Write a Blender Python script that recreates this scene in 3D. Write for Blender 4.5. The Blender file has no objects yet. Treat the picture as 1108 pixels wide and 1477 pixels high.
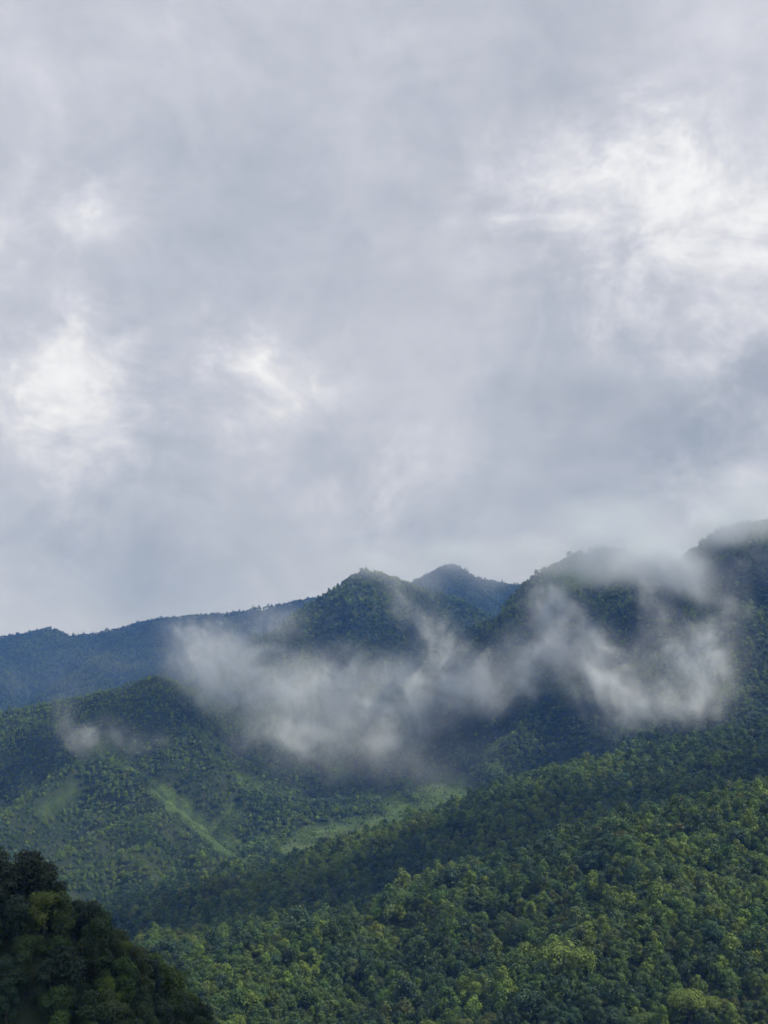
import bpy, math, random
import numpy as np
from mathutils import Vector

SC = bpy.context.scene
COL = SC.collection
R = math.radians
rng = np.random.default_rng(7)

# ------------------------------------------------------------------ camera
F, CX, CY, PITCH = 1783.0, 554.0, 738.5, R(13.0)       # focal length in photo pixels
CP, SP = math.cos(PITCH), math.sin(PITCH)
cam_d = bpy.data.cameras.new("camera")
cam = bpy.data.objects.new("camera", cam_d)
COL.objects.link(cam)
cam.location = (0, 0, 0)
cam.rotation_euler = (R(90) + PITCH, 0, 0)
cam_d.sensor_fit = 'VERTICAL'
cam_d.sensor_height = 24.0
cam_d.lens = 24.0 * F / 1477.0
cam_d.clip_start, cam_d.clip_end = 0.5, 60000
SC.camera = cam

def pdir(u, v):
    x, y = (u - CX) / F, (CY - v) / F
    return np.array([x, CP - y * SP, SP + y * CP])

def pt(u, v, D):
    d = pdir(u, v)
    return d * (D / d[1])

# ------------------------------------------------------------------ node helper
class NT:
    def __init__(s, tree): s.t = tree
    def n(s, kind, **kw):
        nd = s.t.nodes.new(kind)
        for k, v in kw.items(): setattr(nd, k, v)
        return nd
    def put(s, sock, v):
        if isinstance(v, bpy.types.NodeSocket): s.t.links.new(v, sock)
        elif v is not None: sock.default_value = v
    def m(s, op, a, b=None, c=None, clamp=False):
        nd = s.n('ShaderNodeMath', operation=op, use_clamp=clamp)
        for i, v in enumerate((a, b, c)):
            if v is not None: s.put(nd.inputs[i], v)
        return nd.outputs[0]
    def v(s, op, a, b=None, scale=None):
        nd = s.n('ShaderNodeVectorMath', operation=op)
        s.put(nd.inputs[0], a)
        if b is not None: s.put(nd.inputs[1], b)
        if scale is not None: s.put(nd.inputs['Scale'], scale)
        return nd.outputs['Value'] if op in ('LENGTH', 'DISTANCE', 'DOT_PRODUCT') else nd.outputs[0]
    def noise(s, vec, scale, detail=4, rough=0.5, dist=0.0, color=False):
        nd = s.n('ShaderNodeTexNoise')
        s.put(nd.inputs['Vector'], vec)
        nd.inputs['Scale'].default_value = scale
        nd.inputs['Detail'].default_value = detail
        nd.inputs['Roughness'].default_value = rough
        nd.inputs['Distortion'].default_value = dist
        return nd.outputs['Color' if color else 0]
    def mr(s, x, a, b, c=0.0, d=1.0, smooth=True):
        nd = s.n('ShaderNodeMapRange')
        nd.interpolation_type = 'SMOOTHSTEP' if smooth else 'LINEAR'
        s.put(nd.inputs['Value'], x)
        for k, q in zip(('From Min', 'From Max', 'To Min', 'To Max'), (a, b, c, d)):
            s.put(nd.inputs[k], q)
        return nd.outputs[0]
    def mix(s, f, a, b, blend='MIX'):
        nd = s.n('ShaderNodeMix', data_type='RGBA', blend_type=blend)
        s.put(nd.inputs[0], f)
        for i, q in ((6, a), (7, b)):
            s.put(nd.inputs[i], q if isinstance(q, bpy.types.NodeSocket) else (*q, 1.0))
        return nd.outputs[2]

# ------------------------------------------------------------------ sky
SUN_EL, SUN_AZ = R(52), R(106)      # azimuth from +Y (view direction) towards +X
world = bpy.data.worlds.new("World")
SC.world = world
world.use_nodes = True
w = NT(world.node_tree)
w.t.nodes.clear()
tc = w.n('ShaderNodeTexCoord').outputs['Generated']
sky = w.n('ShaderNodeTexSky', sky_type='NISHITA', sun_disc=False,
          sun_elevation=SUN_EL, sun_rotation=SUN_AZ)
blue = w.v('SCALE', sky.outputs[0], scale=0.10)
# cloud deck: direction projected on a high layer, softly warped
cp = w.v('MULTIPLY', tc, (1.0, 1.0, 1.35))
n_big = w.noise(cp, 3.4, 5, 0.52, 0.5)
n_mid = w.noise(w.v('ADD', cp, (7.3, 2.1, 0.0)), 9.0, 8, 0.60, 0.7)
n_fin = w.noise(w.v('ADD', cp, (1.7, 9.4, 0.0)), 30.0, 8, 0.62, 0.4)
wrp = w.v('SUBTRACT', w.noise(tc, 9.0, 6, 0.6, 0.0, True), (0.5, 0.5, 0.5))
dirw = w.v('ADD', tc, w.v('SCALE', wrp, scale=0.10))
wr2 = w.v('SUBTRACT', w.noise(w.v('ADD', tc, (3.1, 0.7, 5.2)), 30.0, 5, 0.6, 0.0, True), (0.5, 0.5, 0.5))
dirw = w.v('ADD', dirw, w.v('SCALE', wr2, scale=0.035))
lum = w.m('ADD', w.m('MULTIPLY', w.m('SUBTRACT', n_big, 0.5), 0.75),
          w.m('MULTIPLY', w.m('SUBTRACT', n_mid, 0.5), 0.62))
lum = w.m('ADD', lum, w.m('MULTIPLY', w.m('SUBTRACT', n_fin, 0.5), 0.24))
# thin and thick places of the deck as they stand in the photograph (u, v, radius, amount)
DECK = [(70, 520, 110, .15), (120, 590, 95, .17), (60, 610, 90, .08), (120, 495, 60, .12),
        (330, 500, 50, .22), (375, 575, 75, .17), (480, 540, 45, .10), (880, 250, 120, .18), (1000, 300, 150, .16),
        (1100, 300, 120, .20), (780, 240, 90, .12), (1040, 420, 150, .14), (520, 690, 110, .10),
        (640, 740, 120, .06), (420, 680, 90, .05), (1090, 720, 120, .16), (960, 710, 60, .08), (40, 760, 90, .10),
        (100, 280, 150, .10), (560, 80, 140, .06), (650, 280, 90, .08), (200, 690, 120, .08),
        (330, 260, 170, -.12), (450, 400, 150, -.10), (700, 510, 200, -.14), (900, 560, 190, -.16),
        (1070, 640, 120, -.20), (250, 610, 90, -.14), (130, 840, 130, -.11), (300, 830, 120, -.06), (700, 60, 120, -.02),
        (240, 430, 90, -.08), (860, 700, 110, -.08), (30, 700, 90, -.06), (500, 600, 90, -.08), (900, 400, 190, .07), (760, 330, 150, .05), (60, 420, 150, .05), (200, 560, 140, .05),
        (90, 850, 150, -.06), (330, 850, 130, -.06), (560, 800, 140, -.14), (760, 790, 150, -.12), (950, 740, 120, -.06), (250, 800, 140, -.08)]
thin = thick = None
for u, v_, r_, a_ in DECK:
    d = pdir(u, v_); d /= np.linalg.norm(d)
    dist = w.v('DISTANCE', dirw, tuple(d))
    g = w.mr(dist, r_ / F * 1.7, 0.0, 0.0, a_)
    if a_ > 0: thin = g if thin is None else w.m('ADD', thin, g)
    else: thick = g if thick is None else w.m('ADD', thick, g)
frac = w.m('ADD', w.m('MULTIPLY', w.m('SUBTRACT', n_mid, 0.5), 0.95), w.m('MULTIPLY', w.m('SUBTRACT', n_fin, 0.5), 0.62))
brk = w.m('ADD', thin, w.m('MULTIPLY', frac, w.mr(thin, 0.0, 0.16)))
lum = w.m('ADD', w.m('ADD', lum, w.m('MULTIPLY', thick, 1.35)), w.m('ADD', w.mr(brk, 0.0, 0.52, 0.0, 0.36), w.m('MULTIPLY', thin, 0.25)))
l01 = w.m('ADD', w.m('MULTIPLY', lum, 1.0), 0.50, clamp=True)
ramp = w.n('ShaderNodeValToRGB')
w.put(ramp.inputs[0], l01)
e = ramp.color_ramp.elements
e[0].position, e[0].color = 0.0, (0.33, 0.368, 0.435, 1)
e[1].position, e[1].color = 1.0, (0.93, 0.95, 0.99, 1)
for p_, c_ in ((0.25, (0.45, 0.485, 0.565, 1)), (0.5, (0.575, 0.60, 0.685, 1)), (0.75, (0.73, 0.745, 0.82, 1))):
    q = e.new(p_); q.color = c_
cloud = ramp.outputs[0]
final = w.mix(0.965, blue, cloud)
bg = w.n('ShaderNodeBackground'); w.put(bg.inputs[0], final); bg.inputs[1].default_value = 1.0
wo = w.n('ShaderNodeOutputWorld'); w.put(wo.inputs[0], bg.outputs[0])

# ------------------------------------------------------------------ sun and exposure
sun_d = bpy.data.lights.new("sun", 'SUN')
sun_d.energy, sun_d.angle, sun_d.color = 4.0, R(3.0), (1.0, 0.965, 0.90)
sun = bpy.data.objects.new("sun", sun_d)
COL.objects.link(sun)
sdir = Vector((math.sin(SUN_AZ) * math.cos(SUN_EL), math.cos(SUN_AZ) * math.cos(SUN_EL), math.sin(SUN_EL)))
sun.rotation_euler = sdir.to_track_quat('Z', 'Y').to_euler()
sun.location = (0, 0, 900)
vs = SC.view_settings
vs.view_transform, vs.look, vs.exposure, vs.gamma = 'Standard', 'None', 0.0, 1.0
vs.use_curve_mapping = False
cy = SC.cycles
cy.max_bounces, cy.diffuse_bounces, cy.transmission_bounces, cy.glossy_bounces = 6, 2, 2, 1
cy.volume_bounces = 4
cy.volume_step_rate, cy.volume_max_steps = 1.0, 256
cy.use_denoising = True

# ------------------------------------------------------------------ noise in numpy
def hash2(ix, iy, seed):
    h = (ix * 374761393 + iy * 668265263 + seed * 2147483647) & 0xFFFFFFFF
    h = ((h ^ (h >> 13)) * 1274126177) & 0xFFFFFFFF
    return ((h ^ (h >> 16)) & 0xFFFFFF) / 16777215.0

def vnoise(x, y, seed=0):
    ix, iy = np.floor(x).astype(np.int64), np.floor(y).astype(np.int64)
    fx, fy = x - ix, y - iy
    fx, fy = fx * fx * fx * (fx * (fx * 6 - 15) + 10), fy * fy * fy * (fy * (fy * 6 - 15) + 10)
    a, b = hash2(ix, iy, seed), hash2(ix + 1, iy, seed)
    c, d = hash2(ix, iy + 1, seed), hash2(ix + 1, iy + 1, seed)
    return (a + (b - a) * fx) * (1 - fy) + (c + (d - c) * fx) * fy

def fbm(x, y, wl, octs=4, gain=0.5, seed=0):          # about -1 .. 1
    s, a, tot = 0.0, 1.0, 0.0
    for o in range(octs):
        c, sn = math.cos(o * 0.7), math.sin(o * 0.7)
        s = s + a * (vnoise((x * c - y * sn) / wl, (x * sn + y * c) / wl, seed + o) * 2 - 1)
        tot += a; a *= gain; wl *= 0.5
    return s / tot

# ------------------------------------------------------------------ the land: crest lines, each with a depth from what it stands in front of
# hill id -> list of (slope, [(u, v, depth), ...])
CREST = {
    0: [(0.88, [(-500, 1262, 285), (-80, 1290, 265), (0, 1300, 262), (50, 1312, 262), (80, 1372, 262), (112, 1400, 262), (145, 1422, 265), (185, 1462, 268),
                (212, 1506, 270), (238, 1560, 272), (270, 1650, 275), (320, 1800, 280), (420, 2050, 300)])],
    1: [(0.36, [(1600, 985, 1170), (1300, 1070, 1120), (1150, 1121, 1080), (1108, 1137, 1070), (1040, 1157, 1060), (985, 1184, 1050),
                (900, 1212, 1040), (850, 1247, 1020), (790, 1285, 1000), (700, 1322, 990), (620, 1350, 970), (540, 1356, 955),
                (480, 1344, 950), (400, 1354, 940), (300, 1384, 930), (200, 1425, 920), (100, 1475, 900), (-200, 1570, 880)]),
        (0.40, [(985, 1184, 1050), (930, 1270, 930), (870, 1350, 830), (800, 1440, 745)]),
        (0.40, [(1200, 1150, 1060), (1160, 1280, 900), (1110, 1400, 770)]),
        (0.42, [(700, 1322, 990), (640, 1390, 890), (590, 1460, 800)]),
        (0.42, [(480, 1344, 950), (420, 1400, 880), (370, 1460, 820)])],
    2: [(0.30, [(1600, 915, 1930), (1300, 988, 1850), (1150, 1030, 1800), (1108, 1045, 1790), (1000, 1076, 1760), (900, 1092, 1730),
                (840, 1107, 1700), (760, 1141, 1670), (700, 1161, 1650), (600, 1187, 1620), (520, 1216, 1600), (430, 1242, 1580),
                (330, 1272, 1550), (230, 1290, 1520), (180, 1308, 1500), (120, 1330, 1480), (40, 1375, 1450), (-150, 1440, 1420)]),
        (0.34, [(1108, 1045, 1790), (1060, 1100, 1620), (960, 1150, 1460), (880, 1195, 1330), (800, 1250, 1220)]),
        (0.34, [(840, 1107, 1700), (740, 1180, 1540), (640, 1240, 1400), (560, 1290, 1280)]),
        (0.34, [(600, 1187, 1620), (480, 1260, 1450), (400, 1300, 1320)])],
    3: [(0.95, [(-400, 1085, 2950), (-60, 1038, 2800), (0, 1025, 2760), (100, 1006, 2720), (180, 991, 2700), (232, 973, 2700), (270, 990, 2760),
                (330, 1012, 2850)]),
        (1.12, [(180, 991, 2700), (150, 1040, 2580), (140, 1085, 2480), (195, 1112, 2360), (250, 1152, 2230), (290, 1192, 2130),
                (330, 1228, 2050), (362, 1250, 2000)]),
        (1.12, [(140, 1085, 2480), (80, 1120, 2380), (20, 1165, 2260), (-40, 1205, 2160)]),
        (1.15, [(250, 1152, 2230), (236, 1172, 2140), (195, 1180, 2080), (130, 1210, 2000), (70, 1250, 1920), (20, 1290, 1850)]),
        (1.15, [(236, 1172, 2140), (275, 1215, 2060), (300, 1242, 1990)]),
        (1.15, [(195, 1180, 2080), (205, 1215, 1990), (175, 1229, 1930), (140, 1246, 1890), (90, 1284, 1820)]),
        (1.15, [(175, 1229, 1930), (212, 1246, 1880), (240, 1275, 1820)])],
    4: [(0.6, [(430, 1178, 2350), (470, 1156, 2420), (540, 1150, 2500), (600, 1120, 2680), (640, 1075, 2850), (650, 1020, 3000)]),
        (0.4, [(600, 1142, 2440), (630, 1124, 2480), (668, 1130, 2480), (700, 1150, 2440)]),
        (0.8, [(330, 1012, 2850), (350, 1060, 2720), (370, 1110, 2560), (385, 1150, 2420)]),
        (0.9, [(880, 850, 3060), (835, 920, 2960), (795, 985, 2800), (745, 1042, 2640), (715, 1092, 2480), (705, 1120, 2380)]),
        (0.9, [(1010, 930, 2740), (970, 1010, 2520), (930, 1062, 2330), (905, 1085, 2220)]),
        (0.9, [(1180, 940, 2600), (1110, 1000, 2420), (1060, 1050, 2260)])],
    5: [(0.90, [(395, 915, 3900), (440, 876, 3800), (485, 847, 3680), (512, 830, 3620), (530, 823, 3600), (555, 829, 3640), (590, 845, 3750), (620, 852, 3900), (665, 868, 4100), (710, 890, 4250)]),
        (0.90, [(735, 885, 3150), (760, 852, 3120), (785, 825, 3080), (805, 811, 3050), (835, 800, 3030), (868, 793, 3020), (905, 801, 3000), (935, 826, 2960), (960, 846, 2930)]),
        (0.90, [(950, 872, 2900), (985, 832, 2870), (1003, 802, 2850), (1015, 783, 2830), (1035, 766, 2815), (1062, 758, 2800), (1110, 756, 2820), (1300, 720, 2900), (1700, 760, 3100)]),
        (0.95, [(530, 823, 3600), (500, 880, 3480), (455, 935, 3300), (420, 985, 3100), (400, 1020, 2980)]),
        (0.95, [(590, 845, 3750), (600, 900, 3500), (560, 960, 3250), (540, 1020, 3020)]),
        (0.80, [(740, 930, 3100), (690, 945, 3300), (640, 960, 3400), (650, 1020, 3000)]),
        (0.95, [(785, 825, 3080), (765, 870, 3000), (740, 930, 2900)]),
        (0.95, [(868, 793, 3020), (880, 850, 2920), (870, 910, 2840)]),
        (0.95, [(960, 846, 2930), (950, 890, 2800), (935, 950, 2680)]),
        (0.95, [(1035, 766, 2815), (1020, 850, 2740), (1010, 930, 2650)]),
        (0.95, [(1110, 756, 2820), (1120, 860, 2680), (1150, 930, 2580)])],
    7: [(0.80, [(-700, 968, 6300), (-50, 926, 6250), (0, 920, 6230), (40, 914, 6220), (60, 908, 6200), (75, 906, 6200), (102, 918, 6200), (130, 915, 6180), (200, 898, 6150),
                (270, 888, 6100), (340, 885, 6000), (400, 873, 5900), (450, 863, 5850), (520, 852, 5750), (580, 848, 5700), (615, 833, 5620),
                (640, 819, 5600), (652, 815, 5600), (685, 832, 5620), (730, 843, 5700), (800, 850, 5800), (950, 860, 5900), (1500, 870, 6000)]),
        (0.85, [(200, 898, 6150), (160, 940, 5700), (110, 975, 5200)]),
        (0.85, [(340, 885, 6000), (300, 930, 5500), (250, 965, 4900)]),
        (0.85, [(40, 914, 6220), (10, 955, 5700), (-40, 990, 5200)]),
        (0.85, [(450, 863, 5850), (420, 900, 5400), (370, 940, 4900)]),
        (0.95, [(652, 815, 5600), (668, 880, 5250), (640, 935, 4800)]),
        (0.90, [(730, 843, 5700), (735, 890, 5250), (700, 940, 4700)]),
        (0.90, [(615, 833, 5620), (580, 890, 5200)])],
}
CANOPY = {0: 0.5, 1: 6.0, 2: 6.0, 3: 5.0, 4: 5.0, 5: 5.0, 7: 6.0}
HILLS = {h: [(k, np.array([pt(u, v, D) - np.array([0, 0, CANOPY[h]]) for u, v, D in ps])) for k, ps in L] for h, L in CREST.items()}
GULLY = {0: (26, 0.30), 1: (150, 0.8), 2: (190, 0.8), 3: (120, 0.6), 4: (240, 0.55), 5: (230, 0.85), 7: (380, 0.85)}
BASE_D = [0, 1300, 1800, 2000, 2300, 2700, 3200, 4200, 8500]
BASE_Z = [-165, -160, -118, -92, -62, 0, 80, 150, 60]

def tent(x, y, P, k, rnd, rough, reach):
    """highest of the sloping tents hung over each piece of a crest line"""
    best = np.full(x.shape, -1e9)
    for a, b in zip(P[:-1], P[1:]):
        ab = b[:2] - a[:2]
        t = np.clip(((x - a[0]) * ab[0] + (y - a[1]) * ab[1]) / (ab @ ab), 0, 1)
        d = np.hypot(x - a[0] - t * ab[0], y - a[1] - t * ab[1])
        best = np.maximum(best, a[2] + t * (b[2] - a[2]) - k * (np.sqrt(d * d + rnd * rnd) - rnd) - k * rough * reach * (1 - np.exp(-d / reach)))
    return best

def land(x, y):
    """height and hill id (6 = valley floor) at plan positions"""
    wx = x + fbm(x, y, 170, 3, 0.5, 31) * np.clip((y - 400) / 2200, 0, 1) * 26
    wy = y + fbm(x, y, 170, 3, 0.5, 57) * np.clip((y - 400) / 2200, 0, 1) * 26
    z = np.interp(y, BASE_D, BASE_Z) + fbm(x, y, 240, 4, 0.5, 3) * 10
    z = z - 70 * np.clip((-170 - x) / 160, 0, 1) * np.clip((2500 - y) / 400, 0, 1) * np.clip((y - 1300) / 300, 0, 1)   # the gully on the hill side
    hid = np.full(x.shape, 6)
    for h, L in HILLS.items():
        wl, am = GULLY[h]
        g = fbm(x, y, wl, 4, 0.5, 11 + h)
        rdg = 1 - np.abs(fbm(x, y, wl * 0.8, 3, 0.5, 71 + h)) * 2.2
        for k, P in L:
            hh = tent(wx, wy, P, k, 0.02 * wl + 3, am * (g - 0.55 * rdg), wl * 0.55)
            s = 7.0 if h else 2.0
            up = hh > z
            hid[up] = h
            dl = np.clip(1 - np.abs(hh - z) / (2 * s), 0, 1)
            z = np.maximum(hh, z) + dl * dl * s * 0.35
    z = z + fbm(x, y, 30, 3, 0.5, 5) * np.clip(y / 1500, 0.3, 1.0) * 1.8
    return z, hid

# ------------------------------------------------------------------ fan-shaped land mesh
NA, ND = 520, 680
TA = np.linspace(-0.70, 0.70, NA)
DD = np.concatenate([np.linspace(40, 170, 20, endpoint=False), np.geomspace(170, 7600, ND - 20)])
GD, GT = np.meshgrid(DD, TA, indexing='ij')
GX, GY = GD * GT, GD
GZ, GH = land(GX, GY)

# clearings of grass and crop: photo polygons, with the depth range of the hill they lie on
CLEAR = [
    ([(392, 1240), (405, 1212), (440, 1196), (520, 1180), (580, 1178), (600, 1196), (560, 1216), (480, 1234), (420, 1246)], 1850, 2700, 'field'),
    ([(546, 1146), (578, 1142), (604, 1162), (618, 1182), (575, 1186), (554, 1168)], 1900, 2800, 'grass'),
    ([(604, 1152), (612, 1122), (650, 1112), (684, 1126), (700, 1152), (640, 1178), (608, 1178)], 1900, 2800, 'grass'),
    ([(460, 1128), (478, 1100), (515, 1098), (520, 1122), (490, 1138)], 2000, 3000, 'grass'),
    ([(340, 1108), (365, 1114), (390, 1132), (376, 1144), (350, 1132)], 2000, 3000, 'grass'),
    ([(315, 1158), (348, 1156), (360, 1180), (330, 1190)], 1900, 3000, 'grass'),
    ([(206, 1126), (226, 1126), (292, 1178), (354, 1232), (338, 1242), (282, 1198), (234, 1160)], 1900, 2600, 'grass'),
    ([(300, 1195), (325, 1184), (362, 1222), (340, 1240)], 1900, 2600, 'grass'),
    ([(60, 1160), (100, 1122), (122, 1132), (112, 1160), (80, 1185), (45, 1190)], 1900, 2700, 'scrub'),
    ([(100, 1090), (140, 1058), (205, 1055), (195, 1074), (125, 1104)], 2100, 2900, 'scrub'),
    ([(236, 1192), (258, 1208), (282, 1244), (268, 1248), (240, 1215)], 1850, 2400, 'scrub'),
    ([(200, 1236), (215, 1240), (236, 1272), (224, 1276)], 1750, 2300, 'scrub'),
    ([(775, 975), (830, 960), (860, 1005), (800, 1016)], 2300, 3100, 'scrub'),
    ([(775, 815), (850, 798), (890, 830), (830, 856), (785, 845)], 2700, 3200, 'scrub'),
    ([(480, 1330), (560, 1328), (600, 1345), (540, 1360), (470, 1350)], 850, 1200, 'scrub'),
]

def project(x, y, z):
    yc = CP * y + SP * z
    zc = -SP * y + CP * z
    return CX + F * x / yc, CY - F * zc / yc

def inside(u, v, poly):
    r_ = np.zeros(u.shape, bool)
    n = len(poly)
    for i in range(n):
        (x1, y1), (x2, y2) = poly[i], poly[(i + 1) % n]
        c = ((y1 > v) != (y2 > v)) & (u < (x2 - x1) * (v - y1) / (y2 - y1 + 1e-9) + x1)
        r_ ^= c
    return r_

def clearing(x, y, z):
    """0 = forest, 1 = open ground"""
    u, v = project(x, y, z)
    j = fbm(x, y, 70, 5, 0.62, 91) * 14
    j2 = fbm(x, y, 70, 5, 0.62, 95) * 10
    out = np.zeros(x.shape)
    r = np.random.default_rng(5)
    for i in range(5):
        a_, b_ = r.normal(0, 6.5, 2)
        one = np.zeros(x.shape)
        for poly, d0, d1, kind in CLEAR:
            k = inside(u + j + a_, v + j2 + b_, poly) & (y > d0) & (y < d1)
            one[k] = np.maximum(one[k], {'field': 1.0, 'grass': 0.8, 'scrub': 0.5}[kind])
        out += one / 5
    return out

GC = clearing(GX, GY, GZ)

def prop(o, label=None, cat=None, group=None, kind=None):
    for k, q in (('label', label), ('category', cat), ('group', group), ('kind', kind)):
        if q: o[k] = q
    return o

def mesh_np(name, verts, faces, mats=()):
    """faces: (n, k) int array, all of one size"""
    me = bpy.data.meshes.new(name)
    n, k = faces.shape
    me.vertices.add(len(verts)); me.vertices.foreach_set('co', np.asarray(verts, np.float32).ravel())
    me.loops.add(n * k); me.loops.foreach_set('vertex_index', faces.astype(np.int32).ravel())
    me.polygons.add(n); me.polygons.foreach_set('loop_start', np.arange(0, n * k, k, dtype=np.int32))
    for m in mats: me.materials.append(m)
    me.update(calc_edges=True)
    return me

def attr(me, name, typ, dom, data):
    a = me.attributes.new(name, typ, dom)
    a.data.foreach_set('vector' if typ == 'FLOAT_VECTOR' else 'value', np.asarray(data, np.float32 if typ != 'INT' else np.int32).ravel())

# ------------------------------------------------------------------ materials
def new_mat(name):
    m = bpy.data.materials.new(name); m.use_nodes = True
    m.node_tree.nodes.clear()
    t = NT(m.node_tree)
    o = t.n('ShaderNodeOutputMaterial')
    return m, t, o

def mat_ground():
    m, t, o = new_mat("ground_cover")
    pos = t.n('ShaderNodeNewGeometry').outputs['Position']
    a = t.n('ShaderNodeAttribute', attribute_name='open').outputs['Fac']
    n1 = t.noise(pos, 0.03, 6, 0.6)
    n2 = t.noise(pos, 0.22, 5, 0.65)
    soil = t.mix(t.mr(n1, .35, .65), (0.018, 0.032, 0.012), (0.034, 0.046, 0.020))
    grass = t.mix(t.mr(n1, .35, .65), (0.070, 0.118, 0.024), (0.100, 0.142, 0.034))
    n3 = t.noise(pos, 0.075, 5, 0.7)
    grass = t.mix(t.mr(n3, .44, .60, 0, .75), grass, (0.040, 0.074, 0.020))
    grass = t.mix(t.mr(n2, .40, .66, 0, .8), grass, (0.036, 0.066, 0.022))
    # crop rows follow the slope of the fields
    st = t.n('ShaderNodeTexWave', wave_type='BANDS', bands_direction='Y')
    t.put(st.inputs['Vector'], pos)
    st.inputs['Scale'].default_value = 0.012; st.inputs['Distortion'].default_value = 5.0
    st.inputs['Detail'].default_value = 3.0; st.inputs['Detail Scale'].default_value = 0.6
    rows = t.m('MULTIPLY', t.mr(st.outputs[1], .55, .95), t.mr(a, .9, 1.0))
    grass = t.mix(t.m('MULTIPLY', rows, .6), grass, (0.085, 0.080, 0.045))
    col = t.mix(t.mr(a, .25, .75), soil, grass)
    b = t.n('ShaderNodeBsdfPrincipled'); t.put(b.inputs['Base Color'], col)
    b.inputs['Roughness'].default_value = 0.9; b.inputs['Specular IOR Level'].default_value = 0.15
    bp = t.n('ShaderNodeBump'); t.put(bp.inputs['Height'], n2); bp.inputs['Distance'].default_value = 4.0; bp.inputs['Strength'].default_value = 0.6
    t.put(b.inputs['Normal'], bp.outputs[0]); t.put(o.inputs[0], b.outputs[0])
    return m

def mat_leaf():
    m, t, o = new_mat("leaves")
    tint = t.n('ShaderNodeAttribute', attribute_name='tint', attribute_type='INSTANCER').outputs['Vector']
    sh = t.n('ShaderNodeAttribute', attribute_name='leaf_tone', attribute_type='GEOMETRY').outputs['Fac']
    col = t.v('SCALE', tint, scale=sh)
    b = t.n('ShaderNodeBsdfPrincipled'); t.put(b.inputs['Base Color'], col)
    b.inputs['Roughness'].default_value = 0.55; b.inputs['Specular IOR Level'].default_value = 0.22
    tr = t.n('ShaderNodeBsdfTranslucent')
    t.put(tr.inputs[0], t.v('MULTIPLY', col, (1.15, 1.35, 0.55)))
    mx = t.n('ShaderNodeMixShader'); mx.inputs[0].default_value = 0.22
    t.put(mx.inputs[1], b.outputs[0]); t.put(mx.inputs[2], tr.outputs[0]); t.put(o.inputs[0], mx.outputs[0])
    return m

def mat_bark():
    m, t, o = new_mat("bark")
    pos = t.n('ShaderNodeTexCoord').outputs['Object']
    n1 = t.noise(t.v('MULTIPLY', pos, (3, 3, .6)), 2.0, 5, .6)
    b = t.n('ShaderNodeBsdfPrincipled')
    t.put(b.inputs['Base Color'], t.mix(t.mr(n1, .35, .65), (0.06, 0.050, 0.038), (0.14, 0.125, 0.10)))
    b.inputs['Roughness'].default_value = 0.9
    bp = t.n('ShaderNodeBump'); t.put(bp.inputs['Height'], n1); bp.inputs['Distance'].default_value = 0.05
    t.put(b.inputs['Normal'], bp.outputs[0]); t.put(o.inputs[0], b.outputs[0])
    return m

M_GROUND, M_LEAF, M_BARK = mat_ground(), mat_leaf(), mat_bark()

# ------------------------------------------------------------------ land objects, one for each hill
LAND = {
    0: ('shaded_slope', 'steep shaded slope under dark broadleaf trees, dropping towards the valley'),
    1: ('hillside', 'forested hillside with lumpy crowns sloping down below the low ridge'),
    2: ('ridge', 'long low dark green ridge crossing the valley mouth'),
    3: ('hills', 'grassy spurred hills with pale green ridge lines under thin mist'),
    4: ('foothills', 'dark foothill spurs below the cloud-wrapped mountain'),
    5: ('mountain', 'steep forested mountain with its summits in cloud'),
    7: ('distant_ridge', 'distant deep blue ridge with a pointed summit beyond the mountain'),
    6: ('valley_floor', 'valley floor with small green fields between the hills'),
}
idx = np.arange(GX.size).reshape(GX.shape)
quads = np.stack([idx[:-1, :-1], idx[:-1, 1:], idx[1:, 1:], idx[1:, :-1]], -1).reshape(-1, 4)
qh = GH[:-1, :-1].reshape(-1)
V = np.stack([GX, GY, GZ], -1).reshape(-1, 3)
for h, (nm, lab) in LAND.items():
    fq = quads[qh == h]
    if not len(fq): continue
    used, inv = np.unique(fq, return_inverse=True)
    me = mesh_np(nm, V[used], inv.reshape(-1, 4), [M_GROUND])
    attr(me, 'open', 'FLOAT', 'POINT', GC.reshape(-1)[used])
    me.polygons.foreach_set('use_smooth', np.ones(len(me.polygons), bool))
    o = bpy.data.objects.new(nm, me); COL.objects.link(o)
    prop(o, lab, None, None, 'structure')
g_me = bpy.data.meshes.new('ground')
S_ = 7000.0
g_me.from_pydata([(-S_, -S_, -265), (S_, -S_, -265), (S_, S_, -265), (-S_, S_, -265)], [], [(0, 1, 2, 3)])
g_me.materials.append(M_GROUND)
g_o = bpy.data.objects.new('ground', g_me); COL.objects.link(g_o)
prop(g_o, 'flat green lowland below the hills', None, None, 'structure')

# ------------------------------------------------------------------ what the viewpoint overlooks: highest elevation reached in front of each spot
EL = (GZ + 5.0) / GD
RUN = np.maximum.accumulate(EL, axis=0)
RUN = np.vstack([np.full((1, NA), -9.0), RUN[:-1]])

def in_view(x, y, z, top, slack=4.0):
    t = np.clip((x / y - TA[0]) / (TA[1] - TA[0]), 0, NA - 1.001)
    r_ = np.clip(np.interp(y, DD, np.arange(len(DD))) - 2.0, 0, len(DD) - 1.001)
    i, j = r_.astype(int), t.astype(int)
    run = np.minimum(RUN[i, j], RUN[i, np.minimum(j + 1, NA - 1)])
    return (z + top + slack) / y > run

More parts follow.
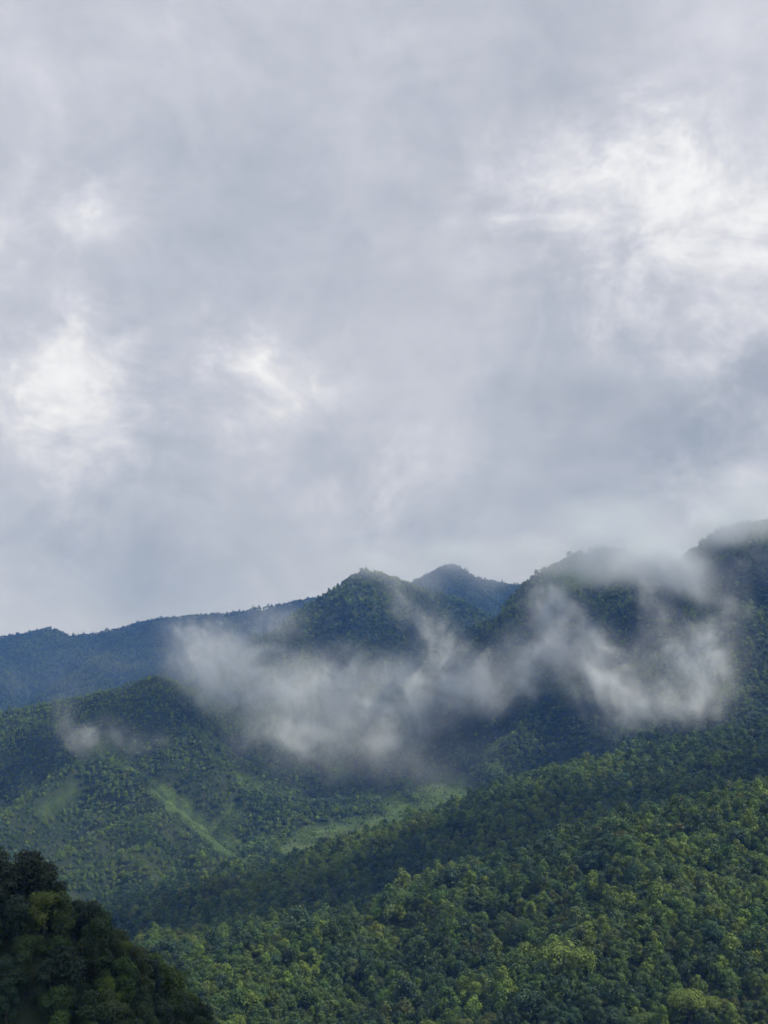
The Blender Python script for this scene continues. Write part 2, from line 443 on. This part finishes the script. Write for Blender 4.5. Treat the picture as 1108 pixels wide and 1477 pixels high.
# ------------------------------------------------------------------ trees
def crown_arrays(r, H, Rr, n_lobe, n_leaf, leaf, drape=0.25, flat=0.75, base=0.30):
    """leaf sprays spread over the lobes of a crown; returns verts, faces (5-gons), tone"""
    lob = []
    for i in range(n_lobe):
        a = r.uniform(0, 2 * math.pi)
        h = r.uniform(base, 0.86)
        env = math.sin(min(1.0, (1.02 - h) / 0.55) * math.pi / 2)
        q = Rr * env * math.sqrt(r.uniform(0.05, 0.62))
        s = Rr * r.uniform(0.26, 0.46)
        lob.append((q * math.cos(a), q * math.sin(a), h * H, s))
    lob.append((0, 0, H - Rr * 0.36, Rr * 0.42))
    lob = np.array(lob)
    pr = lob[:, 3] ** 2; pr /= pr.sum()
    c = lob[r.choice(len(lob), n_leaf, p=pr)]
    d = r.normal(size=(n_leaf, 3)); d[:, 2] += 0.45
    d /= np.linalg.norm(d, axis=1, keepdims=True)
    rad = c[:, 3] * np.clip(r.normal(0.95, 0.13, n_leaf), 0.5, 1.3)
    p = c[:, :3] + d * rad[:, None] * np.array([1, 1, flat])
    dr = r.random(n_leaf) < drape                     # creepers and low branches hanging down the sides
    p[dr, 2] -= r.random(dr.sum()) ** 1.5 * H * 0.42
    p[:, 2] = np.maximum(p[:, 2], 0.1)
    nrm = d + r.normal(size=(n_leaf, 3)) * 0.24; nrm[:, 2] += 0.20
    nrm /= np.linalg.norm(nrm, axis=1, keepdims=True)
    up = r.normal(size=(n_leaf, 3))
    t1 = np.cross(nrm, up); t1 /= np.linalg.norm(t1, axis=1, keepdims=True)
    t2 = np.cross(nrm, t1)
    s = leaf * r.uniform(0.55, 1.35, n_leaf)
    ang = np.array([0.0, 1.05, 2.35, 3.9, 5.2])
    rr = r.uniform(0.55, 1.1, (n_leaf, 5))
    vv = p[:, None] + (t1[:, None] * (np.cos(ang) * rr)[..., None] + t2[:, None] * (np.sin(ang) * rr * 0.72)[..., None]) * s[:, None, None]
    vv += nrm[:, None] * (r.normal(size=(n_leaf, 5)) * 0.12 * s[:, None])[..., None]
    tone_l = np.array([r.uniform(0.82, 1.2) for _ in lob])
    tone = np.repeat(r.uniform(0.7, 1.3, n_leaf), 5)
    return vv.reshape(-1, 3), np.arange(n_leaf * 5).reshape(-1, 5), tone, lob

def tube(path, rad, n=6):
    path = np.array(path, float); vs, fs = [], []
    for i, (p, q) in enumerate(zip(path, rad)):
        for j in range(n):
            a = 2 * math.pi * j / n
            vs.append((p[0] + q * math.cos(a), p[1] + q * math.sin(a), p[2]))
    for i in range(len(path) - 1):
        for j in range(n):
            fs.append((i * n + j, i * n + (j + 1) % n, (i + 1) * n + (j + 1) % n, (i + 1) * n + j))
    return vs, fs

def trunk_mesh(name, r, H, lob):
    vs, fs = [], []
    def add(path, rad, n):
        a, b = tube(path, rad, n); k = len(vs)
        vs.extend(a); fs.extend([tuple(q + k for q in f) for f in b])
    top = H * 0.72
    pth = [(0, 0, -1.5), (0, 0, 0), (r.normal() * .15, r.normal() * .15, top * .4), (r.normal() * .3, r.normal() * .3, top * .75), (0, 0, top)]
    add(pth, [H * .034, H * .027, H * .02, H * .014, H * .006], 7)
    for x, y, z, s in lob[:min(9, len(lob))]:
        z0 = max(H * .18, z - math.hypot(x, y) * 0.9 - 0.4)
        add([(0, 0, z0), (x * .45, y * .45, z0 + (z - z0) * .5), (x * .9, y * .9, z)], [H * .012, H * .008, H * .003], 5)
    me = mesh_np(name, np.array(vs), np.array(fs), [M_BARK])
    return me

KINDS = {   # kind: (height, radius, lobes, drape, flat, base)
    'dome': (10.0, 5.0, 13, .18, .75, .34), 'broad': (9.0, 6.2, 17, .15, .66, .40), 'tall': (14.5, 4.4, 15, .22, .85, .30),
    'lumpy': (10.5, 5.4, 8, .12, .80, .40), 'draped': (10.0, 4.4, 10, .55, .80, .34), 'shrubby': (6.0, 4.2, 9, .25, .72, .22),
}
def build_kind(kind, n_leaf, leaf, seed, whole):
    r = np.random.default_rng(seed)
    H, Rr, nl, dr, fl, ba = KINDS[kind]
    v_, f_, tone, lob = crown_arrays(r, H, Rr, nl, n_leaf, leaf, dr, fl, ba)
    me = mesh_np('crown', v_, f_, [M_LEAF])
    attr(me, 'leaf_tone', 'FLOAT', 'POINT', tone)
    tm = None if whole else trunk_mesh('trunk', r, H, lob)
    return me, tm

NEAR = {}
for i, k in enumerate(KINDS):
    NEAR[k] = [build_kind(k, 4600 if k != 'shrubby' else 3000, 0.29, 100 + i * 10 + j, False) for j in range(2)]
proto_col = bpy.data.collections.new('tree_kinds')      # never linked to the scene: only the shapes the forest repeats
MID_N, mid_names = 0, []
for i, k in enumerate(KINDS):
    for j in range(2):
        me, _ = build_kind(k, 1000, 0.50, 300 + i * 10 + j, True)
        o = bpy.data.objects.new('forest_tree_%02d' % MID_N, me); proto_col.objects.link(o)
        MID_N += 1; mid_names.append(k)
far_col = bpy.data.collections.new('far_tree_kinds')
FAR_N = 0
for i, k in enumerate(KINDS):
    me, _ = build_kind(k, 240, 1.05, 500 + i, True)
    o = bpy.data.objects.new('far_tree_%02d' % FAR_N, me); far_col.objects.link(o); FAR_N += 1

PAL = np.array([            # leaf colours
    (0.042, 0.076, 0.022),  # 0 deep green
    (0.064, 0.112, 0.025),  # 1 mid green
    (0.112, 0.162, 0.028),  # 2 fresh yellow green
    (0.034, 0.066, 0.032),  # 3 blue green
    (0.074, 0.094, 0.030),  # 4 olive brown
    (0.080, 0.122, 0.040),  # 5 grey green
])

def tints(x, y, hid, open_, r):
    n = len(x)
    a = fbm(x, y, 130, 3, .55, 201) + r.normal(0, .30, n)
    b = fbm(x, y, 60, 3, .55, 223) + r.normal(0, .30, n)
    k = np.zeros(n, int)
    k[a > 0.02] = 1
    k[(a > 0.28)] = 2
    k[(a < -0.25)] = 3
    k[(b > 0.52)] = 5
    k[(b < -0.76)] = 4
    lush = (open_ > 0.3) & (r.random(n) < .75)
    pale = (hid == 3) & (fbm(x, y, 160, 3, .55, 251) > -.05) & (r.random(n) < .8)
    k[pale] = np.where(r.random(pale.sum()) < .5, 2, 5)
    k[lush] = np.where(r.random(lush.sum()) < .5, 2, 5)
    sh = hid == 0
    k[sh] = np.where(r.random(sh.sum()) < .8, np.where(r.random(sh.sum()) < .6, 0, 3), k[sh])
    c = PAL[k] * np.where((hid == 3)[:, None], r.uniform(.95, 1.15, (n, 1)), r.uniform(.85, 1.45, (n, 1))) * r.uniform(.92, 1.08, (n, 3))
    c[hid == 7] *= .7
    c[hid == 3] *= 1.38
    c[(hid == 4) | (hid == 6)] *= 1.15
    return k, c

def scatter(d0, d1, sp, seed, tmax=0.40, bushes=False):
    r = np.random.default_rng(seed)
    xs = np.arange(-tmax * d1, tmax * d1, sp); ys = np.arange(d0, d1, sp)
    x, y = np.meshgrid(xs, ys)
    x = (x + (np.arange(len(ys)) % 2 * sp * .5)[:, None]).ravel(); y = y.ravel()
    x = x + r.uniform(-.48, .48, x.size) * sp; y = y + r.uniform(-.48, .48, y.size) * sp
    k = (np.abs(x / y) < tmax) & (y >= d0) & (y < d1)
    x, y = x[k], y[k]
    z, h = land(x, y)
    k = in_view(x, y, z, 8.0)
    x, y, z, h = x[k], y[k], z[k], h[k]
    op = clearing(x, y, z)
    keep = r.random(x.size) > np.clip(op * 1.12, 0.08, .985)
    if bushes:      # low growth that dots the open ground, in patches
        patch = fbm(x, y, 40, 3, .6, 141)
        keep = (op > .2) & (r.random(x.size) < np.clip(np.where(op > .9, .16, .55) + patch * .6, .05, .95))
    return x[keep], y[keep], z[keep], h[keep], op[keep], r

def instancer(name, me, coll, label):
    o = bpy.data.objects.new(name, me); COL.objects.link(o)
    prop(o, label, 'forest', None, 'stuff')
    ng = bpy.data.node_groups.new(name, 'GeometryNodeTree')
    ng.interface.new_socket('Geometry', in_out='INPUT', socket_type='NodeSocketGeometry')
    ng.interface.new_socket('Geometry', in_out='OUTPUT', socket_type='NodeSocketGeometry')
    t = NT(ng)
    gi, go = t.n('NodeGroupInput'), t.n('NodeGroupOutput')
    ci = t.n('GeometryNodeCollectionInfo'); ci.inputs['Collection'].default_value = coll
    ci.inputs['Separate Children'].default_value = True; ci.inputs['Reset Children'].default_value = True
    def na(nm, ty):
        q = t.n('GeometryNodeInputNamedAttribute', data_type=ty); q.inputs['Name'].default_value = nm
        return q.outputs[0]
    ip = t.n('GeometryNodeInstanceOnPoints')
    t.put(ip.inputs['Points'], gi.outputs[0]); t.put(ip.inputs['Instance'], ci.outputs[0])
    ip.inputs['Pick Instance'].default_value = True
    t.put(ip.inputs['Instance Index'], na('pick', 'INT'))
    t.put(ip.inputs['Rotation'], na('turn', 'FLOAT_VECTOR')); t.put(ip.inputs['Scale'], na('size', 'FLOAT_VECTOR'))
    t.put(go.inputs[0], ip.outputs[0])
    o.modifiers.new('forest', 'NODES').node_group = ng
    return o

def points_mesh(name, x, y, z, pick, turn, size, tint):
    me = bpy.data.meshes.new(name)
    me.vertices.add(len(x)); me.vertices.foreach_set('co', np.stack([x, y, z], -1).astype(np.float32).ravel())
    attr(me, 'pick', 'INT', 'POINT', pick)
    attr(me, 'turn', 'FLOAT_VECTOR', 'POINT', turn)
    attr(me, 'size', 'FLOAT_VECTOR', 'POINT', size)
    attr(me, 'tint', 'FLOAT_VECTOR', 'POINT', tint)
    return me

kind_list = list(KINDS)
def dress(x, y, z, h, op, r, big=1.0):
    n = len(x)
    kp = r.choice(len(kind_list), n, p=[.22, .13, .17, .14, .26, .08])
    kp[(op > .3)] = 5
    s = np.clip(r.normal(0.92, 0.26, n), .42, 1.7) * big * (1 + .30 * fbm(x, y, 70, 3, .6, 311))
    s[h == 3] *= .72
    emergent = (r.random(n) < .035) & (h == 1)
    s[emergent] *= 1.55
    s[y > 2900] = np.minimum(s[y > 2900], 1.35 * big)
    s[op > .3] *= .6
    size = np.stack([s * r.uniform(.9, 1.1, n), s * r.uniform(.9, 1.1, n), s * r.uniform(.85, 1.2, n)], -1)
    turn = np.stack([r.normal(0, .05, n), r.normal(0, .05, n), r.uniform(0, 6.283, n)], -1)
    k, c = tints(x, y, h, op, r)
    return kp, size, turn, k, c

# --- individual trees: the 300 that show largest
xA, yA, zA, hA, oA, rA = scatter(190, 330, 3.9, 11, .36)
kk = hA == 0
xA, yA, zA, hA, oA = xA[kk], yA[kk], zA[kk], hA[kk], oA[kk]
xB, yB, zB, hB, oB, rB = scatter(560, 1300, 6.0, 12)
kpA, sA, tA, cA, tintA = dress(xA, yA, zA, hA, oA, rA, 0.62)
kpB, sB, tB, cB, tintB = dress(xB, yB, zB, hB, oB, rB, 0.95)

def frame_ok(x, y, z):
    u, v = project(x, y, z + 5)
    return (u > -25) & (u < 1133) & (v < 1500)

TREE_LABEL = {
    0: 'dark green', 1: 'mid green', 2: 'yellow green', 3: 'bluish green', 4: 'olive brown', 5: 'greyish green'}
SHAPE_WORD = {'dome': 'round-crowned', 'broad': 'wide-crowned', 'tall': 'tall narrow', 'lumpy': 'lumpy-crowned', 'draped': 'creeper-hung', 'shrubby': 'low bushy'}
HEIGHT_WORD = ('low on', 'halfway up', 'near the brow of')
LEAF_WORD = ('with darker leaves', 'with paler leaves')
def size_word(h): return 'small' if h < 6.5 else 'large' if h > 10.5 else 'medium-sized'
PLACE = {0: 'the steep shaded slope', 1: 'on the forested hillside below the ridge'}

def place_tree(kind, var, loc, size, turn, tint, label, group):
    cm, tm = NEAR[kind][var]
    e = bpy.data.objects.new('tree', None); COL.objects.link(e)
    e.location, e.rotation_euler, e.scale = loc, turn, size
    e.empty_display_size = 1.0
    prop(e, label, 'tree', group)
    for nm, me in (('trunk', tm), ('crown', cm)):
        c = bpy.data.objects.new(nm, me); COL.objects.link(c); c.parent = e
        c['tint'] = [float(q) for q in tint]
    return e

# the tall dark trees that top the foreground slope
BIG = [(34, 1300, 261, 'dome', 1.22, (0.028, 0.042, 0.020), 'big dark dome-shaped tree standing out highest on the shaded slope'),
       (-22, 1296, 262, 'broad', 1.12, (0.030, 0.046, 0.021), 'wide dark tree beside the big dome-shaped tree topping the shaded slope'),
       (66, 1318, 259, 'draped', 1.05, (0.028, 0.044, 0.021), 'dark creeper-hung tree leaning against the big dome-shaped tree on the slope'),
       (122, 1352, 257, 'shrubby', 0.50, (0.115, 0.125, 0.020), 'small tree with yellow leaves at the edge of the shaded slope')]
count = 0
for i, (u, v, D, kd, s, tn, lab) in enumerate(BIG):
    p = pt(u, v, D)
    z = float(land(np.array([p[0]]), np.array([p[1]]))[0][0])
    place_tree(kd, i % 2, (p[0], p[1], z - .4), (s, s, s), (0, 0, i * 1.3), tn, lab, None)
    count += 1

fa = np.where(frame_ok(xA, yA, zA))[0]
qA = np.quantile(yA[fa], (.33, .67))
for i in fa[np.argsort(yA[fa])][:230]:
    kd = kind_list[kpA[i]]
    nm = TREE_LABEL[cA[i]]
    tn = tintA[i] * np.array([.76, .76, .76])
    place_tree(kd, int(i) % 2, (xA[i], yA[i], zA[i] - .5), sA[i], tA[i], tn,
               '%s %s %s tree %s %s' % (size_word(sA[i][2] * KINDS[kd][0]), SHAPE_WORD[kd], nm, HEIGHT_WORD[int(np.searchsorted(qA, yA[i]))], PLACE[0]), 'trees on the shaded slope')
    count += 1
fb = np.where(frame_ok(xB, yB, zB) & (hB == 1) & in_view(xB, yB, zB, 8.0, -2.0))[0]
fb = fb[np.argsort(yB[fb])][:300 - count]
solo = np.zeros(len(xB), bool); solo[fb] = True
for i in fb:
    kd = kind_list[kpB[i]]
    nm = TREE_LABEL[cB[i]]
    place_tree(kd, int(i) % 2, (xB[i], yB[i], zB[i] - .5), sB[i], tB[i], tintB[i],
               '%s %s %s tree %s %s' % (size_word(sB[i][2] * KINDS[kd][0]), SHAPE_WORD[kd], nm, LEAF_WORD[int(tintB[i].sum() > PAL[cB[i]].sum())], PLACE[1]), 'trees on the hillside below the low ridge')
print('TREES solo', count + len(fb), 'fg', len(fa))

# --- the forest that clothes every hill: far too many to count
FOREST = {
    1: 'dense lumpy green forest covering the hillside below the low ridge',
    2: 'dense dark green forest covering the long low ridge',
    3: 'patchy green woodland and scrub on the grassy spurred hills',
    4: 'dark bluish forest on the foothill spurs below the cloud-wrapped mountain',
    5: 'dark forest covering the steep mountain with its summits in cloud',
    7: 'deep blue hazy forest on the distant ridge beyond the mountain',
    6: 'scattered bushes and woodland on the valley floor beside the fields',
}
bands = [(xB, yB, zB, hB, oB, kpB, sB, tB, tintB, ~solo, 'mid')]
for d0, d1, sp, sd, big, lod in ((1300, 2000, 6.6, 13, 0.95, 'mid'), (2000, 2900, 6.4, 14, 0.95, 'far'), (2900, 4300, 8.6, 15, 1.1, 'far'), (4300, 6900, 10.0, 17, 1.15, 'far')):
    x, y, z, h, op, r = scatter(d0, d1, sp, sd)
    kp, s, t_, k_, c_ = dress(x, y, z, h, op, r, big)
    bands.append((x, y, z, h, op, kp, s, t_, c_, np.ones(len(x), bool), lod))
x, y, z, h, op, r = scatter(1800, 3100, 3.6, 16, bushes=True)
kp, s, t_, k_, c_ = dress(x, y, z, h, op, r, 0.55)
bands.append((x, y, z, h, op, kp, s, t_, c_, np.ones(len(x), bool), 'far'))
total = 0
for h, lab in FOREST.items():
    for lod in ('mid', 'far'):
        parts = [[q[(b[3] == h) & b[9]] for q in (b[0], b[1], b[2], b[5], b[6], b[7], b[8])] for b in bands if b[10] == lod]
        x, y, z, kp, s, t_, c_ = [np.concatenate(q) for q in zip(*parts)]
        if len(x) < 5: continue
        rr_ = np.random.default_rng(900 + h)
        pick = kp * 2 + rr_.integers(0, 2, len(x)) if lod == 'mid' else kp
        me = points_mesh('forest', x, y, z - .4, pick, t_, s, c_)
        instancer('forest', me, proto_col if lod == 'mid' else far_col,
                  lab if not (h in (3, 4, 6) and lod == 'mid') else lab.replace(' on ', ' at the foot of ', 1) if h != 6 else 'woodland hidden in the dip behind the long low ridge')
        total += len(x)
print('FOREST', total)

# ------------------------------------------------------------------ mist
def mist_material(name, dens, col):
    m, t, o = new_mat(name)
    pv = t.n('ShaderNodeVolumePrincipled')
    pv.inputs['Color'].default_value = (*col, 1)
    pv.inputs['Absorption Color'].default_value = (0, 0, 0, 1)
    pv.inputs['Density'].default_value = dens
    pv.inputs['Anisotropy'].default_value = 0.0
    t.put(o.inputs['Volume'], pv.outputs[0])
    return m

RAY_D = np.arange(300.0, 6600.0, 14.0)
def hit(u, v):
    """depth at which the sight line through a photo pixel meets the land"""
    d = pdir(u, v)
    x, z = RAY_D * d[0] / d[1], RAY_D * d[2] / d[1]
    k = np.nonzero(land(x, RAY_D)[0] > z)[0]
    return RAY_D[k[0]] if len(k) else None

def vapour(name, label, L, dens, vox, nscale, amp, cut, seed, col, stretch, grain=0.0):
    """a body of cloud or mist: ellipsoids (centre, half sizes, tilt, strength) broken up by noise, as a voxel density"""
    lo, hi = np.full(3, 1e9), np.full(3, -1e9)
    for c, sx, sy, sz, tilt, st in L:
        m_ = max(sx, sz)
        ext = np.array([m_ if tilt else sx, sy, m_ if tilt else sz]) * 1.15
        lo, hi = np.minimum(lo, c - ext), np.maximum(hi, c + ext)
    org = (lo + hi) / 2
    vol = bpy.data.volumes.new(name); o = bpy.data.objects.new(name, vol); COL.objects.link(o)
    o.location = org
    prop(o, label, name, None, 'stuff')
    ng = bpy.data.node_groups.new(name, 'GeometryNodeTree')
    ng.interface.new_socket('Geometry', in_out='OUTPUT', socket_type='NodeSocketGeometry')
    t = NT(ng)
    vc, out, sm = t.n('GeometryNodeVolumeCube'), t.n('NodeGroupOutput'), t.n('GeometryNodeSetMaterial')
    P = t.n('GeometryNodeInputPosition').outputs[0]
    P0 = t.v('ADD', P, tuple(np.array([seed * 913.0, seed * 517.0, seed * 271.0])))
    wn = t.v('SUBTRACT', t.noise(P0, 1 / (nscale * 1.3), 4, .55, 0, True), (.5, .5, .5))
    Pw = t.v('ADD', P, t.v('SCALE', wn, scale=nscale * 0.9))
    env = None
    for c, sx, sy, sz, tilt, st in L:
        q = t.v('SUBTRACT', Pw, tuple(c - org))
        if tilt:
            rt = t.n('ShaderNodeVectorRotate', rotation_type='Y_AXIS')
            t.put(rt.inputs['Vector'], q); rt.inputs['Angle'].default_value = R(-tilt)
            q = rt.outputs[0]
        q = t.v('LENGTH', t.v('DIVIDE', q, (sx, sy, sz)))
        g = t.mr(q, 1.0, 0.0, 0.0, st)
        env = g if env is None else t.m('ADD', env, g)
    env = t.m('MINIMUM', env, 1.1)
    gr = t.n('ShaderNodeVectorRotate', rotation_type='Y_AXIS')
    t.put(gr.inputs['Vector'], P0); gr.inputs['Angle'].default_value = R(-grain)
    nz = t.noise(t.v('MULTIPLY', gr.outputs[0], stretch), 1 / nscale, 9, .72, .8)
    wisp = t.m('ADD', t.mr(t.m('ADD', nz, t.m('MULTIPLY', t.m('SUBTRACT', env, 1.0), 0.16)), .5 - cut, .5 + cut), amp)
    d = t.m('MULTIPLY', t.m('POWER', env, 1.4), wisp)
    t.put(vc.inputs['Density'], d)
    vc.inputs['Min'].default_value = tuple(lo - org); vc.inputs['Max'].default_value = tuple(hi - org)
    for k, ax in enumerate('XYZ'):
        vc.inputs['Resolution ' + ax].default_value = int(np.clip((hi - lo)[k] / (vox * (1.5 if ax == 'Y' else 1.0)), 8, 300))
    sm.inputs['Material'].default_value = mist_material(name + '_air', dens, col)
    vol.materials.append(sm.inputs['Material'].default_value)
    t.put(sm.inputs[0], vc.outputs[0]); t.put(out.inputs[0], sm.outputs[0])
    o.modifiers.new(name, 'NODES').node_group = ng
    return o

def mist(label, blobs, dens, vox=11.0, nscale=190.0, cut=0.20, seed=0, col=(0.97, 0.98, 1.0), stretch=(1, 1, .70), amp=0.10, thin=0.3, grain=-30.0):
    """blobs: (u, v, depth, half width px, half height px, half thickness m, tilt deg in the picture plane, strength)"""
    L = []
    for u, v, D, rw, rh, th, tilt, st in blobs:
        th_ = th * thin
        hd = min([q for q in (hit(u + a_ * rw * .5, v + b_ * rh * .5) for a_ in (-1, 0, 1) for b_ in (0, 1)) if q] or [D])
        D = min(D if D > 2700 else 9e9, hd - th_ * 0.6)     # the mist lies against the slope behind it
        L.append((pt(u, v, D), rw * D / F, th * thin, rh * D / F, tilt, st))
    return vapour('mist', label, L, dens, vox, nscale, amp, cut, seed, col, stretch, grain)

def shade_cloud(label, spots, dens, seed, top=1360.0):
    """an unseen cloud added between the sun and the ground spot (x, y, z) to shade it"""
    L = []
    for x, y, z, rx, ry in spots:
        k = (top - z) / sdir.z
        L.append((np.array([x + sdir.x * k, y + sdir.y * k, top]), rx, ry, 150.0, 0, 1.0))
    return vapour('cloud', label, L, dens, 34, 260, .35, .22, seed, (0.98, 0.99, 1.0), (1, 1, 1))

WHITE, GREY = (.93, .965, 1.0), (.86, .905, .955)
mist('broad white mist bank lying across the middle of the mountain foot',
     [(300, 950, 2500, 110, 80, 120, 12, .9), (370, 985, 2500, 170, 110, 140, 20, .9), (470, 1005, 2450, 180, 110, 150, 5, .9), (590, 1005, 2450, 180, 100, 150, 0, .85),
      (690, 980, 2500, 110, 85, 120, -8, .75), (430, 1065, 2350, 160, 75, 120, 0, .6), (560, 1085, 2330, 150, 80, 120, 0, .55),
      (630, 925, 2560, 60, 100, 90, -40, .7), (580, 870, 2600, 36, 70, 70, -20, .6), (300, 915, 2560, 100, 50, 100, 15, .55), (400, 900, 2560, 90, 50, 100, 10, .5)],
     .0950, 5.0, 105, .165, 1, WHITE, amp=.17)
mist('slanting white mist streak running down from the rocky shoulder of the mountain',
     [(795, 860, 2560, 60, 70, 80, -25, .9), (825, 915, 2500, 85, 110, 100, -35, .95), (870, 980, 2420, 90, 120, 100, -38, .95), (920, 1025, 2330, 95, 70, 90, -35, .9),
      (770, 950, 2520, 90, 90, 100, -10, .65), (740, 1000, 2480, 70, 55, 80, 0, .4)],
     .1200, 5.0, 95, .165, 2, WHITE, amp=.18, grain=-38)
mist('mist plume climbing the mountain beside the cloud-capped summit',
     [(950, 880, 2480, 55, 95, 80, 8, .75), (985, 955, 2400, 105, 110, 110, 0, .85), (1045, 945, 2380, 70, 130, 90, 5, .8), (1000, 1015, 2300, 125, 65, 90, 0, .85),
      (990, 830, 2550, 70, 60, 80, 30, .7), (1060, 865, 2450, 50, 90, 70, -10, .5), (1085, 800, 2600, 60, 70, 80, 0, .5)],
     .0950, 5.0, 90, .165, 3, WHITE, amp=.14, grain=-12)
mist('low grey cloud hiding the summit ridge of the highest mountain',
     [(880, 798, 2750, 140, 62, 170, 0, 1.1), (965, 815, 2650, 110, 65, 140, 0, 1.1), (900, 835, 2650, 90, 45, 120, 0, .55), (770, 800, 2850, 80, 36, 170, 20, .6), (1085, 750, 2600, 140, 52, 170, 0, 1.0),
      (1030, 765, 2600, 80, 45, 120, 0, .8), (890, 748, 2750, 170, 60, 170, 0, .6), (1070, 708, 2600, 160, 60, 170, 0, .6), (1000, 840, 2600, 60, 50, 100, 0, .5)],
     .0210, 9, 130, .22, 14, GREY, amp=.40, thin=.8)
mist('low grey cloud brushing the two pointed summits',
     [(540, 812, 3300, 120, 40, 160, 0, .9), (610, 838, 3300, 80, 40, 120, 0, .7), (660, 800, 4800, 130, 40, 300, 0, .9), (730, 832, 4600, 100, 36, 300, 0, .7)],
     .0080, 14, 170, .24, 10, GREY, amp=.5, thin=.8)
mist('thin wisp of mist drifting over the grassy hill top',
     [(140, 1062, 2330, 115, 50, 80, 8, .8), (215, 1070, 2330, 85, 38, 70, 0, .75), (95, 1035, 2400, 36, 60, 60, -10, .5)],
     .0480, 5, 65, .16, 5, WHITE, amp=.03)
mist('faint veil of mist hanging along the hollow of the spurred hills',
     [(250, 1190, 1850, 130, 45, 70, 35, .65), (150, 1225, 1800, 120, 50, 70, 25, .6), (330, 1245, 1800, 110, 30, 60, 0, .5)],
     .0060, 9, 110, .25, 6, WHITE)
mist('faint veil of mist over the fields of the valley floor',
     [(500, 1115, 2120, 220, 75, 120, 0, .8), (640, 1095, 2200, 150, 75, 110, 0, .7), (720, 1080, 2300, 90, 50, 100, 0, .5)],
     .0080, 10, 120, .25, 7, WHITE)
mist('thin mist drifting along the distant lower ridge behind the grassy hills',
     [(150, 955, 4400, 190, 45, 150, 10, .7), (60, 985, 4300, 170, 40, 150, 0, .6), (270, 920, 4300, 110, 50, 120, 15, .8), (420, 885, 3600, 110, 45, 120, 10, .7)],
     .0060, 12, 150, .25, 8, WHITE)
shade_cloud('unseen grey cloud shading the long low ridge',
     [(-330, 1300, -80, 340, 170), (-60, 1360, -60, 380, 185), (250, 1420, -30, 400, 195), (600, 1500, 0, 420, 215)], .080, 21)
shade_cloud('unseen grey cloud added to shade the upper grassy hill', [(-640, 2620, 120, 300, 140), (-380, 2640, 150, 240, 120)], .030, 23, 2700.0)
shade_cloud('small unseen grey cloud darkening the shaded slope', [(-70, 265, -30, 300, 210), (-220, 300, -30, 260, 230)], .017, 22)

# ------------------------------------------------------------------ haze: the air of the whole valley
hz = bpy.data.meshes.new('haze')
x0, x1, y0, y1, z0, z1 = -7100, 7100, -7100, 7100, -271, 1180
hz.from_pydata([(x, y, z) for z in (z0, z1) for y in (y0, y1) for x in (x0, x1)], [],
               [(0, 2, 3, 1), (4, 5, 7, 6), (0, 1, 5, 4), (2, 6, 7, 3), (0, 4, 6, 2), (1, 3, 7, 5)])
hz_o = bpy.data.objects.new('haze', hz); COL.objects.link(hz_o)
prop(hz_o, 'bluish haze filling the whole valley air', 'haze', None, 'stuff')
hm, ht, ho = new_mat('haze_air')
hv = ht.n('ShaderNodeVolumePrincipled')
hv.inputs['Color'].default_value = (0.15, 0.37, 1.0, 1)
hv.inputs['Absorption Color'].default_value = (1, 1, 1, 1)
hv.inputs['Density'].default_value = 0.000064
ht.put(ho.inputs['Volume'], hv.outputs[0])
hz.materials.append(hm)
